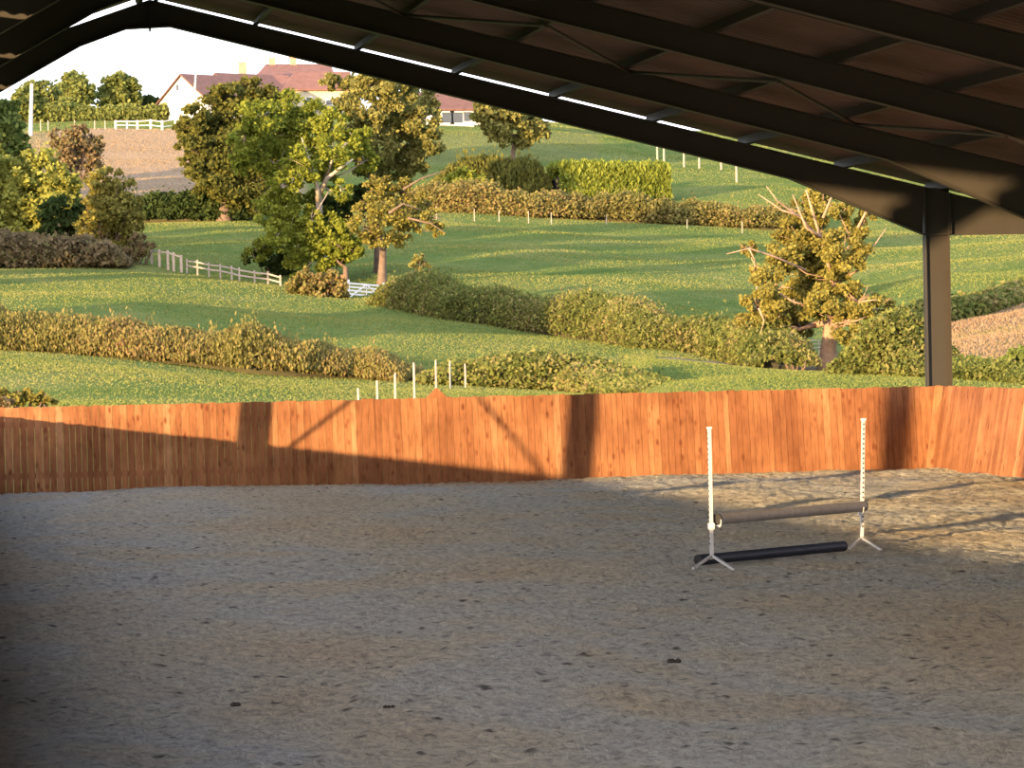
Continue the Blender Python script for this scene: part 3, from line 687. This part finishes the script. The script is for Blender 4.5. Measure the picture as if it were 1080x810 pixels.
# ------------------------------------------------------------------ houses
def gable_house(name, label, D, gx0, gx1, eave, ridge, basey, length, yaw, wall='render_white', roof='tiles_brown', windows=(), chimneys=(), over=.35, cat='house', doors=()):
    """gable end spans columns gx0..gx1 at distance D; the ridge runs away from it by `length` in direction yaw (0 = right, 90 = away)"""
    a = P(gx0, basey, D); c = P(gx1, basey, D)
    w = c[0]-a[0]; ze = P(gx0, eave, D)[2]; zr = P((gx0+gx1)/2, ridge, D)[2]
    root = empty(name, (a[0], D, a[2]), label, cat)
    th = math.radians(yaw); lx = np.array([math.cos(th), math.sin(th), 0])   # along ridge
    gxv = np.array([-lx[1], lx[0], 0.]); gxv = -gxv if gxv[0] < 0 else gxv      # across
    if abs(gxv[0]) < .05: gxv = np.array([0, 1., 0])
    wd = w/max(abs(gxv[0]), .35)
    o = np.array([a[0], D, 0.])
    z0 = a[2]-2
    def pt(u, v, z): return o+gxv*u+lx*v+np.array([0, 0, z])
    mb = MB()
    vs = [pt(0,0,z0), pt(wd,0,z0), pt(wd,0,ze), pt(wd/2,0,zr), pt(0,0,ze)]; vs += [v+lx*length for v in vs]
    mb.add(vs, [(0,1,2,3,4),(9,8,7,6,5),(0,5,6,1),(1,6,7,2),(2,7,8,3),(3,8,9,4),(4,9,5,0)])
    mb.build('wall', wall, root)
    k = (zr-ze)/(wd/2); t = .22
    for side in (0, 1):
        mb = MB()
        e = -over if side == 0 else wd+over
        A0 = pt(e, -over, ze-k*over+.05); A1 = pt(e, length+over, ze-k*over+.05); R1 = pt(wd/2, length+over, zr+.05); R0 = pt(wd/2, -over, zr+.05)
        up = np.array([0, 0, t])
        mb.add([A0, A1, R1, R0, A0+up, A1+up, R1+up, R0+up], [(0,1,2,3),(7,6,5,4),(0,4,5,1),(1,5,6,2),(2,6,7,3),(3,7,4,0)])
        mb.build('roof', roof, root)
    for (f, g, z, ww, hh) in windows:      # on the gable end
        c0 = pt(wd*f, -.06, z0+2+z); mb = MB(); mb.bar(c0-gxv*ww/2, c0+gxv*ww/2, .12, hh); fr = mb.build('window', 'white_paint', root)
        mb = MB(); mb.bar(c0-gxv*ww*.4-lx*.03, c0+gxv*ww*.4-lx*.03, .12, hh*.8); p_ = mb.build('pane', 'glass_dark', root); p_.parent = fr; 
        p_.matrix_parent_inverse = Matrix.Identity(4)
    for (f, z, ww, hh) in doors:           # on the long side facing the viewer
        c0 = pt(-.05, length*f, z0+2+z); mb = MB(); mb.bar(c0-lx*ww/2, c0+lx*ww/2, .12, hh); fr = mb.build('window', 'white_paint', root)
        mb = MB(); mb.bar(c0-lx*ww*.4-gxv*.03, c0+lx*ww*.4-gxv*.03, .12, hh*.8); p_ = mb.build('pane', 'glass_dark', root); p_.parent = fr
    for (f, hh, ww) in chimneys:
        c0 = pt(wd/2, length*f, zr); mb = MB(); mb.box(c0+[0, 0, hh/2-.5], (ww, ww*.8, hh+1)); ch = mb.build('chimney', 'brick', root)
        mb = MB(); mb.box(c0+[0, 0, hh+.08], (ww*1.15, ww*.95, .16)); cc = mb.build('chimney_cap', 'concrete', root); cc.parent = ch
    return root
gable_house('house', 'white gabled house with brown roof on the skyline, left of the street lamp', 452, 167, 212, 111, 83, 122, 11, 30, windows=((.42, 0, 3.6, .7, 1.1),))
gable_house('house', 'low brown-roofed house wing right behind the street lamp', 466, 214, 240, 100, 81, 122, 9, 25)
# long roofs turned side-on
def long_house(name, label, D, x0, x1, eave, ridge, basey, depth, wall, roof, chim=(), hip=0, wins=(), z_drop=2):
    a = P(x0, basey, D); c = P(x1, basey, D); ze = P((x0+x1)/2, eave, D)[2]; zr = P((x0+x1)/2, ridge, D)[2]
    root = empty(name, a, label, 'house'); z0 = a[2]-z_drop; xa, xb = a[0], c[0]; s = mpp(D)
    hp = hip*s
    mb = MB(); mb.add([(xa,D,z0),(xb,D,z0),(xb,D+depth,z0),(xa,D+depth,z0),(xa,D,ze),(xb,D,ze),(xb,D+depth,ze),(xa,D+depth,ze),(xa+hp,D+depth/2,zr-.1),(xb-.01,D+depth/2,zr-.1)],
        [(0,1,5,4),(1,2,6,9,5),(2,3,7,6),(3,0,4,8,7),(4,5,9,8),(6,7,8,9)]); mb.build('wall', wall, root)
    o = .4; k = (zr-ze)/(depth/2)
    mb = MB()
    v = [(xa-o,D-o,ze-k*o),(xb+o,D-o,ze-k*o),(xb+o,D+depth/2,zr),(xa+hp-(o if not hip else 0),D+depth/2,zr),(xb+o,D+depth+o,ze-k*o),(xa-o,D+depth+o,ze-k*o)]
    v = [np.array(p)+[0, 0, .1] for p in v]; v2 = [p+np.array([0, 0, .22]) for p in v]
    mb.add(v+v2, [(0,1,2,3),(3,2,4,5),(0,3,5),(6,9,8,7),(9,11,10,8),(6,11,9),(0,6,7,1),(1,7,8,2),(2,8,10,4),(4,10,11,5),(5,11,6,0)])
    mb.build('roof', roof, root)
    for (x, hh, ww) in chim:
        p = P(x, ridge, D+depth/2); mb = MB(); mb.box((p[0], D+depth/2, zr+hh/2-.4), (ww, ww, hh+.8)); ch = mb.build('chimney', 'brick', root)
        mb = MB(); mb.box((p[0], D+depth/2, zr+hh+.06), (ww*1.2, ww*1.2, .14)); q = mb.build('chimney_cap', 'concrete', root); q.parent = ch
    for (x, y, ww, hh) in wins:
        p = P(x, y, D-.05); mb = MB(); mb.box(p, (ww, .1, hh)); fr = mb.build('window', 'white_paint', root)
        mb = MB(); mb.box(p-[0, .04, 0], (ww*.8, .1, hh*.8)); q = mb.build('pane', 'glass_dark', root); q.parent = fr
    return root
long_house('house', 'large hipped red-roofed house, rearmost and highest on the skyline', 486, 274, 352, 82, 66, 122, 12, 'render_cream', 'tiles_red', ((287, 1.2, .9), (309, 1.4, 1.0)), hip=12)
long_house('house', 'red-roofed farmhouse with a tall pale chimney, right of the street lamp', 474, 255, 306, 97, 79, 122, 9, 'render_cream', 'tiles_red', ((256, 2.2, 1.1),))
long_house('house', 'cream-walled house with red hipped roof partly hidden by the dark tree top', 462, 300, 372, 95, 75, 124, 10, 'render_cream', 'tiles_red', (), hip=16, wins=((347, 108, 1.0, .9), (326, 106, 1.0, 1.1)))
long_house('house', 'low brown-roofed house behind the lawn, right of the tall oak', 402, 446, 500, 116, 97, 132, 8, 'render_white', 'tiles_brown', (), wins=((459, 123, 1.1, 1.5), (472, 124, 1.8, 1.7), (482, 124, 1.8, 1.7), (493, 123, 1.1, 1.5)))
long_house('house', 'small white outbuilding seen through the round lawn tree', 420, 508, 536, 122, 112, 132, 6, 'render_white', 'tiles_brown')

# ------------------------------------------------------------------ riding hall
YG = 57.0                       # end frame of the hall
XL, XR = .30, 18.25             # foot of the side kickboards
YB = 56.62                      # foot of the end kickboard
S = 6.0
# floor
me_ = MB(); me_.add([(-.2, -5, 0), (18.4, -5, 0), (18.4, YB+.3, 0), (-.2, YB+.3, 0)], [(0, 1, 2, 3)])
nx, ny = 300, 640
xs = np.linspace(-.15, 18.3, nx); ys = np.concatenate([np.linspace(-5, 14, 20), np.linspace(14.2, YB+.2, ny)])
rng = np.random.default_rng(5)
Xg, Yg = np.meshgrid(xs, ys)
Zg = np.zeros_like(Xg)
for _ in range(46):
    kx, ky = rng.normal(size=2)*rng.choice([.6, 1.5, 3.2]); Zg += .006/ max(1, np.hypot(kx, ky)/1.5)*np.sin(kx*Xg+ky*Yg+rng.uniform(0, 6))
Zg += .03*rng.random(Zg.shape)-.015
Zc = rng.random((Zg.shape[0]//2+2, Zg.shape[1]//2+2)); Zg += .016*(np.kron(Zc, np.ones((2, 2)))[:Zg.shape[0], :Zg.shape[1]]-.5)
# harrowed ridges running parallel to the end wall
Zg += .012*np.sin(Yg*3.1+.8*np.sin(Xg*.35)+Xg*.25)*np.clip((Yg-30)/18, 0, 1)*np.clip((Xg-7)/5, 0, 1)
V = np.stack([Xg, Yg, Zg-.012], -1).reshape(-1, 3); nyy = len(ys)
Fq = [(r*nx+c, r*nx+c+1, (r+1)*nx+c+1, (r+1)*nx+c) for r in range(nyy-1) for c in range(nx-1)]
me = bpy.data.meshes.new('floor'); me.from_pydata(V.tolist(), [], Fq); me.polygons.foreach_set('use_smooth', [True]*len(Fq))
o = link('floor', me, 'riding_sand'); tag(o, 'sand riding surface of the hall', kind='structure')

# kickboards: one vertical board after another, leaning outwards
HK = 1.52
def kick(name, label, p0, p1, lean, m, seed, cap=None):
    """boards from foot point p0 to p1; lean = horizontal offset of the top"""
    r = random.Random(seed); p0 = np.array(p0, float); p1 = np.array(p1, float); ln = np.linalg.norm(p1-p0); d = (p1-p0)/ln
    lean = np.array(lean, float); mb = MB(); s = 0; nr = nrm(np.array([lean[0], lean[1], 0])); up = np.array([0, 0, HK])
    while s < ln:
        w = r.choice([.1, .12, .12, .135]); e = min(s+w-.006, ln); off = nr*r.uniform(0, .008); dz = r.uniform(-.012, .012)
        a = p0+d*s+off; b = p0+d*e+off; t = nr*.03; tp = lean+up+[0, 0, dz]
        va = r.random(); va = va*.75 if r.random() > .12 else r.uniform(.8, .97)
        dn = np.array([0, 0, -.14]); mb.add([a+dn, b+dn, b+t+dn, a+t+dn, a+tp, b+tp, b+t+tp, a+t+tp], [(0,1,2,3),(7,6,5,4),(0,4,5,1),(1,5,6,2),(2,6,7,3),(3,7,4,0)], va)
        s += w
    # rails behind
    for f in (.2, .8):
        mb.bar(p0+lean*f+up*f+nr*.07, p1+lean*f+up*f+nr*.07, .07, .1, .3)
    o = mb.build(name, m); return tag(o, label, kind='structure')
LE, LS = (0, .23, 0), (.30, 0, 0)
kick('wall_end', 'orange-brown plank kickboard wall across the end of the hall', (XL-.2, YB, 0), (XR+.3, YB, 0), LE, 'boards', 1)
kick('wall_right', 'orange-brown plank kickboard wall on the right side', (XR, YB, 0), (XR, -4, 0), LS, 'boards', 2)
kick('wall_left', 'orange-brown plank kickboard wall on the left side', (XL, YB, 0), (XL, -4, 0), (-.18, 0, 0), 'boards', 3)
# corner board
mb = MB(); mb.add([(XR-.09, YB-.005, 0), (XR+.0, YB-.09, 0), (XR+.30, YB+.13, HK), (XR+.19, YB+.22, HK), (XR-.09, YB+.03, 0), (XR+.03, YB-.09, 0), (XR+.33, YB+.13, HK), (XR+.19, YB+.25, HK)],
    [(0,1,2,3),(7,6,5,4),(0,4,5,1),(1,5,6,2),(2,6,7,3),(3,7,4,0)], .6)
tag(mb.build('trim_1', 'boards'), kind='structure')
# pointed posts
def peak(x, y, along, label):
    mb = MB(); w = .19; h0 = HK-.35; z1 = HK+.06
    if along == 'x':
        mb.prism([(x-w, h0), (x+w, h0), (x+w, z1-.05), (x, z1+.12), (x-w, z1-.05)], 1, y, y+.05, .2)
        mb.v = [(v[0], v[1], v[2]) for v in mb.v]
    else: mb.prism([(y-w, h0), (y+w, h0), (y+w, z1-.05), (y, z1+.12), (y-w, z1-.05)], 0, x, x-.05, .2)
    tag(mb.build('marker_board', 'boards', origin=(x, y, h0)), label, 'marker')
pk = P(460, 409, YB+.36)
peak(pk[0], YB+.31, 'x', 'small pointed wooden board sticking up behind the end plank fence')

# closed gable behind the viewpoint
def back_wall():
    mb = MB(); mb.prism([(CXL0-.1, 4.4), (CXR1+.1, 4.4), (CXR1+.1, topz(CXR1)+.1), (xr, zr+.1), (CXL0-.1, topz(CXL0)+.1)], 1, -4.3, -4.2)
    tag(mb.build('wall_back', 'steel'), kind='structure')
# steel portal frames
def fr(px, py): p = P(px, py, YG); return (p[0], p[2])
top_r0, top_r1 = fr(171, 3.3), fr(1031, 211)
slope_r = (top_r1[1]-top_r0[1])/(top_r1[0]-top_r0[0])
top_l0, top_l1 = fr(148, 3.3), fr(64.2, 32.5)
slope_l = (top_l1[1]-top_l0[1])/(top_l1[0]-top_l0[0])
xr = (top_r0[1]-top_l0[1]+slope_l*top_l0[0]-slope_r*top_r0[0])/(slope_l-slope_r)
zr = top_r0[1]+slope_r*(xr-top_r0[0])
print('ridge', xr, zr, 'slopes', math.degrees(math.atan(slope_r)), math.degrees(math.atan(slope_l)))
def topz(x): return zr+(slope_r if x > xr else slope_l)*(x-xr)
CXR0, CXR1 = fr(975.5, 300)[0], fr(1001, 300)[0]
CXL1 = .12; CXL0 = CXL1-.42
low_l = [fr(133, 31), fr(84, 49.2)]; low_r = [fr(179.4, 28.5), fr(832, 188.5)]
hr_end = fr(973, 247.5); hl = fr(0, 97.5); sl_h = (low_l[1][1]-hl[1])/(low_l[1][0]-hl[0])
hl_end = (CXL1, hl[1]-(hl[0]-CXL1)*sl_h)
print('columns', CXR0, CXR1, 'haunch', hr_end, hl_end, 'eaves', topz(CXR1), topz(CXL0))
TF = .018; FW = .19
def Ibeam(mb, poly, y, flanges):
    """web polygon (x,z) with flange strips along the listed edges"""
    mb.prism(poly, 1, y-.006, y+.006)
    for (a, b, side) in flanges:
        a = np.array(a); b = np.array(b); d = (b-a)/np.linalg.norm(b-a); n = np.array([-d[1], d[0]])*side*TF
        mb.prism([tuple(a), tuple(b), tuple(b+n), tuple(a+n)], 1, y-FW/2, y+FW/2)
def frame(first, y, label):
    root = empty('portal_frame', (CXR1, y, 0), label, 'steel frame', 'steel portal frames of the hall')
    e1 = (CXR1, topz(CXR1)); e0 = (CXL0, topz(CXL0)); R = (xr, zr)
    f0, f1 = low_r; g0, g1 = low_l
    # rafters
    mb = MB(); Ibeam(mb, [R, e1, (CXR0, topz(CXR0)-.42), f1, f0, (xr, (f0[1]+g0[1])/2)], y, [(R, e1, -1), (f0, f1, 1)]); mb.build('rafter', 'steel', root, (CXR1, y, 0))
    mb = MB(); Ibeam(mb, [e0, R, (xr, (f0[1]+g0[1])/2), g0, g1, (CXL1, topz(CXL1)-.42)], y, [(e0, R, -1), (g1, g0, 1)]); mb.build('rafter', 'steel', root, (CXR1, y, 0))
    # haunches
    mb = MB(); Ibeam(mb, [(f1[0]-.05,f1[1]+.02), (CXR0, topz(CXR0)-.38), hr_end], y, [(f1, hr_end, 1)]); mb.build('haunch', 'steel', root, (CXR1, y, 0))
    mb = MB(); Ibeam(mb, [(g1[0]+.05,g1[1]+.02), hl_end, (CXL1, topz(CXL1)-.38)], y, [(g1, hl_end, -1)]); mb.build('haunch', 'steel', root, (CXR1, y, 0))
    mb = MB(); Ibeam(mb, [g0, f0, ((f0[0]+.1), f0[1]+.2), (g0[0]-.1, g0[1]+.2)], y, [(g0, f0, 1)]); mb.box((xr, y, zr-.25), (.02, FW+.02, .5)); 
    mb.tube([(xr, y, g0[1]-.04), (xr, y, g0[1]+.03)], .02, 6); mb.build('apex_plate', 'steel', root, (CXR1, y, 0))
    # columns
    for (a, b, zt, nm) in ((CXR0, CXR1, topz(CXR0)-.02, 'column'), (CXL0, CXL1, topz(CXL0)-.02, 'column')):
        mb = MB(); mb.prism([(a, -.3), (b, -.3), (b, zt), (a, zt)], 1, y-.006, y+.006)
        for xx in (a, b-TF): mb.prism([(xx, -.3), (xx+TF, -.3), (xx+TF, zt), (xx, zt)], 1, y-FW/2, y+FW/2)
        hz = hr_end[1] if a > 5 else hl_end[1]
        mb.box(((a+b)/2, y, hz), (b-a, FW*.94, .02)); mb.box(((a+b)/2, y, -.285), (b-a+.1, FW+.12, .03))
        mb.build(nm, 'steel', root, (CXR1, y, 0))
    # outer bracket of the roof overhang
    ox = CXR1+2.3; zb = hr_end[1]+.0
    mb = MB(); poly = [(CXR1+.05, topz(CXR1)-.0), (CXR1+.05, zb), (ox, zb), (ox, max(zb+.05, topz(ox)))]
    mb.prism(poly, 1, y-.006, y+.006); mb.prism([(CXR1, topz(CXR1)), (ox, topz(ox)), (ox, topz(ox)-TF), (CXR1, topz(CXR1)-TF)], 1, y-FW/2, y+FW/2); mb.prism([(CXR1, zb), (ox, zb), (ox, zb-TF), (CXR1, zb-TF)], 1, y-.04, y+.04)
    mb.box((CXR1+.03, y, (topz(CXR1)+zb)/2), (.02, FW, topz(CXR1)-zb)); mb.build('eaves_bracket', 'steel', root, (CXR1, y, 0))
    return root
def copy_tree(o, parent=None):
    c = o.copy(); COL.objects.link(c)
    if parent is not None: c.parent = parent
    for ch in list(o.children): copy_tree(ch, c)
    return c
NF = 11
fl = ['steel end frame of the hall, its column standing behind the plank fence', 'second steel frame from the open end, its haunch just above the tan eaves plate',
      'third steel frame from the open end, running across the upper right of the roof', 'fourth steel frame from the open end, cutting the upper right corner of the picture']
proto = frame(True, YG, fl[0])
for k in range(1, NF):
    if k == 9: continue          # the gallery the viewer stands on has no frame of its own
    c = copy_tree(proto); c.location.y = YG-S*k
    c['label'] = fl[k] if k < 4 else 'steel frame number %d from the open end, above and behind the viewpoint' % (k+1)

# roof sheets (ribbed) on purlins
PH = .2; OV = 1.15
def sheet(name, x0, x1, label):
    n = 0; mb = MB(); y0, y1 = -4.0, YG+OV; nn = int((y1-y0)/.25)
    A = []; 
    for i in range(nn*4+1):
        y = y0+(y1-y0)*i/(nn*4); z = (0, 0, .035, .035)[i % 4]
        A.append((y, z))
    vs = []; t = .012
    for (y, z) in A:
        for x in (x0, x1):
            vs.append((x, y, topz(x)+PH+z)); vs.append((x, y, topz(x)+PH+z+t))
    fs = []
    for i in range(len(A)-1):
        a = i*4; b = a+4
        fs += [(a, b, b+2, a+2), (a+1, a+3, b+3, b+1), (a, a+1, b+1, b), (a+2, b+2, b+3, a+3)]
    fs += [(0, 2, 3, 1), (len(vs)-4, len(vs)-3, len(vs)-1, len(vs)-2)]
    mb.add(vs, fs); o = mb.build(name, 'roof_sheet'); tag(o, label, kind='structure')
sheet('ceiling', xr, CXR1+2.3, 'brownish ribbed underside of the right roof slope')
sheet('ceiling_left', CXL0-.04, xr, 'dark ribbed underside of the left roof slope')
mb = MB(); mb.prism([(xr-.3, topz(xr-.3)+PH+.05), (xr, zr+PH+.06), (xr+.3, topz(xr+.3)+PH+.05), (xr+.3, topz(xr+.3)+PH+.065), (xr, zr+PH+.08), (xr-.3, topz(xr-.3)+PH+.065)], 1, -4, YG+OV)
tag(mb.build('trim_2', 'roof_sheet'), kind='structure')
# purlins
pur_x = [fr(167, 1)[0]]+[fr(x, topy)[0] for x, topy in ((272, 27), (380, 54), (484, 79), (588, 105), (692, 130), (790, 153), (893, 177), (990, 200))]+[CXR1+1.0, CXR1+2.1]
left_x = [fr(147, 1)[0], xr-1.95, CXL1+.75]
pl = []
for i, x in enumerate(pur_x+left_x):
    z = topz(x); sl = slope_r if x > xr else slope_l; th = math.atan(sl)
    mb = MB(); Rm = np.array([[math.cos(th), 0, -math.sin(th)], [0, 1, 0], [math.sin(th), 0, math.cos(th)]])
    y0, y1 = -4.0, YG+.35+.5; ym = (y0+y1)/2
    mb.box((x, ym, z+PH/2), (.012, y1-y0, PH), R=Rm)
    nx_ = Rm @ np.array([.035, 0, PH/2-.004]); mb.box(np.array([x, ym, z+PH/2])+nx_, (.07, y1-y0, .008), R=Rm)
    nx_ = Rm @ np.array([-.035, 0, -PH/2+.004]); mb.box(np.array([x, ym, z+PH/2])+nx_, (.07, y1-y0, .008), R=Rm)
    side = 'right' if i < len(pur_x) else 'left'; j = i if i < len(pur_x) else i-len(pur_x)
    lab = 'steel purlin on the %s roof slope, %s down from the ridge' % (side, ordn[j])
    tag(mb.build('purlin', 'steel', origin=(x, ym, z)), lab, 'purlin', 'roof purlins')
back_wall()
mb = MB(); mb.box((CXL0-.02, 50, 6.98), (.03, 16, .8)); tag(mb.build('sun_block_left', 'roof_sheet'), kind='structure')  # unseen panel added under the left eaves to keep sun off the haunches
# bracing rods between the second, third frames
def rod(name, a, b, r, label, group='roof bracing rods'):
    mb = MB(); mb.tube([a, b], r, 8); o = mb.build(name, 'steel', origin=a); tag(o, label, 'brace', group)
Y2, Y3, Y4 = YG-S, YG-2*S, YG-3*S
n3 = [P(x, y, Y3) for x, y in ((335, -32), (576, 27), (821, 86), (1062, 143))]
n2 = [P(x, y, Y2) for x, y in ((425, 16), (664, 76), (902, 131))]
lab = ['leftmost', 'second from left', 'third from left', 'fourth from left', 'fifth from left', 'rightmost']
k = 0
for i in range(3):
    rod('brace_rod', n3[i], n2[i], .028, '%s diagonal rod of the zigzag roof bracing between the second and third frames' % lab[k]); k += 1
    rod('brace_rod', n2[i], n3[i+1], .028, '%s diagonal rod of the zigzag roof bracing between the second and third frames' % lab[k]); k += 1
rod('conduit', P(740, -12, 41), P(1120, 84, 41), .02, 'thin dark conduit parallel to the fourth frame under the roof sheets', 'conduits')
# cross bracing in the left wall (casts the slanting shadows on the planks)
for k in (1, 4):
    ya, yb = YG-S*k, YG-S*(k+1); x = (CXL0+CXL1)/2
    rod('wall_brace', (x, ya, .9), (x, yb, 6.6), .035, 'diagonal rod rising towards the viewer in the left wall, %s braced bay' % ('far' if k == 1 else 'near'), 'wall bracing rods')
    rod('wall_brace', (x+.06, yb, .9), (x+.06, ya, 6.6), .035, 'diagonal rod rising away from the viewer in the left wall, %s braced bay' % ('far' if k == 1 else 'near'), 'wall bracing rods')

# ------------------------------------------------------------------ the jump
def stand(px, py, toppy, feet, label, cupdir, holes_face):
    b = G(px, py); h = P(px, toppy, b[1])[2]-.0
    root = empty('jump_stand', b, label, 'jump stand', 'two jump stands')
    tp = P(px+(-3 if cupdir > 0 else 1.5), toppy, b[1]); h = tp[2]
    mb = MB(); mb.bar((b[0], b[1], .08), (tp[0], b[1], h), .036, .036, up=(0, 1, 0)); mb.build('post', 'galvanised', root)
    for (fx, fy) in feet:
        f = G(fx, fy); mb = MB(); mb.bar((b[0], b[1], .12), (f[0], f[1], .015), .026, .024)
        mb.build('leg', 'galvanised', root)
    # a row of adjustment holes
    n = 22
    mb = MB()
    for i in range(n):
        z = .25+(h-.3)*i/(n-1); xx = b[0]+(tp[0]-b[0])*(z/h)
        if holes_face == 'y': mb.box((xx, b[1]-.0215, z), (.016, .004, .022))
        else: mb.box((xx-.0215, b[1], z), (.004, .016, .022))
    mb.build('hole_row', 'hole_black', root)
    mb = MB(); mb.box((tp[0], b[1], h+.008), (.05, .05, .02)); mb.build('post_cap', 'white_plastic', root)
    return root, b
rootA, bA = stand(751, 597.5, 452, [(731, 601), (774, 602), (752, 589)], 'left metal jump stand with splayed feet, nearest to the viewer', 1, 'x')
rootB, bB = stand(909, 577.5, 443, [(896, 579.5), (929, 581), (910, 570)], 'right metal jump stand with splayed feet and a column of holes', -1, 'y')
def poleend(px, py, b): return P(px, py, b[1])
pa = P(757, 547.5, bA[1]+.02); pb = P(910, 534, bB[1]-.03)
# rail
root = empty('jump_rail', pa, 'grey horizontal rail hung between the two jump stands', 'jump rail')
d = nrm(pb-pa); mb = MB(); mb.tube([pa, pb], .062, 20); mb.build('rail', 'rail_grey', root)
for q, s_ in ((pa, -1), (pb, 1)):
    mb = MB(); mb.tube([q, q+d*s_*.02], .063, 20); mb.build('rail_end', 'cap_black', root)
for q, r_, rt in ((pa+d*.03, .07, rootA), (pb-d*.03, .07, rootB)):
    mb = MB(); pts = [q+np.array([0, -math.cos(t)*r_, -math.sin(t)*r_]) for t in np.linspace(0, PI, 9)]
    for i in range(8): mb.bar(pts[i], pts[i+1], .05, .006, up=(1, 0, 0))
    c = np.array([rt.location.x, rt.location.y, q[2]-.075]); mb.bar(c, q+[0, 0, -.073], .03, .012)
    mb.box(c+[0, 0, .0], (.06, .06, .07)); mb.build('cup', 'white_plastic', rt)
# ground pole
ga = G(737, 590.6, .06); gb = G(889, 576, .06)
root = empty('ground_pole', ga, 'dark blue-grey pole lying on the sand under the jump rail', 'pole')
d = nrm(gb-ga); mb = MB(); mb.tube([ga, gb], .06, 18); mb.build('pole', 'dark_pole', root)
for q, s_ in ((ga, -1), (gb, 1)):
    mb = MB(); mb.tube([q, q+d*s_*.015], .061, 18); mb.build('end_cap', 'cap_black', root)
# things lying about
a = G(1043, 650); b = G(1063, 661); a[2] = b[2] = .015; mb = MB(); mb.tube([a, (a+b)/2+[.02, .05, .01], b], [.016, .012, .009], 6)
tag(mb.build('stick', 'stick', origin=a), 'thin crooked stick lying on the sand near the right picture edge', 'stick')
def clod(px, py, r, label):
    c = G(px, py); mb = MB(); rr = random.Random(int(px))
    for k in range(4):
        o_ = np.array([rr.uniform(-1, 1)*r*1.4, rr.uniform(-1, 1)*r*.5, r*.3]); n_ = 7
        pts = [c+o_+np.array([0, 0, -r*.5]), c+o_, c+o_+np.array([0, 0, r*.45])]; mb.tube(pts, [r*.7, r*.8, r*.2], n_)
    tag(mb.build('clod', 'clod', origin=c), label, 'clod')
clod(712, 698, .035, 'dark clod on the sand in the middle foreground, right of centre')
clod(249, 744, .03, 'dark clod on the sand at the lower left')
clod(410, 746, .02, 'tiny dark clod on the sand below the picture centre')

# ------------------------------------------------------------------ light
EL, AZ = math.radians(5.35), math.radians(45.0)     # sun behind the viewer's left shoulder
sd = np.array([math.sin(AZ)*math.cos(EL), math.cos(AZ)*math.cos(EL), -math.sin(EL)])
ld = bpy.data.lights.new('sun', 'SUN'); lo = bpy.data.objects.new('sun', ld); COL.objects.link(lo)
ld.energy = 17; ld.color = (1.0, .67, .34); ld.angle = math.radians(.6)
lo.rotation_mode = 'QUATERNION'; lo.rotation_quaternion = Vector(sd.tolist()).to_track_quat('-Z', 'Y')
lo.location = (-30, -30, 20)
w = bpy.data.worlds.new('sky'); SC.world = w; w.use_nodes = True; nt = w.node_tree; nt.nodes.clear()
out = nt.nodes.new('ShaderNodeOutputWorld'); bg = nt.nodes.new('ShaderNodeBackground')
tc = nt.nodes.new('ShaderNodeTexCoord'); sp = nt.nodes.new('ShaderNodeSeparateXYZ'); L(nt, tc.outputs['Generated'], sp.inputs[0])
c = ramp(nt, sp.outputs[2], [(0.0, (.95, .95, 1.0)), (.2, (.80, .88, 1.0)), (.6, (.34, .52, .9))])
dt = nt.nodes.new('ShaderNodeVectorMath'); dt.operation = 'DOT_PRODUCT'; L(nt, tc.outputs['Generated'], dt.inputs[0]); dt.inputs[1].default_value = tuple(-sd)
gl = ramp(nt, dt.outputs['Value'], [(.3, (0, 0, 0)), (1.0, (1.3, .9, .55))])
cc = mixc(nt, 1.0, c.outputs[0], gl.outputs[0], 'ADD')
L(nt, cc, bg.inputs[0]); bg.inputs[1].default_value = 3.0; L(nt, bg.outputs[0], out.inputs[0])
SC.view_settings.view_transform = 'Standard'; SC.view_settings.look = 'None'; SC.view_settings.gamma = 1; SC.view_settings.exposure = 0
SC.view_settings.use_curve_mapping = False
SC.cycles.max_bounces = 6
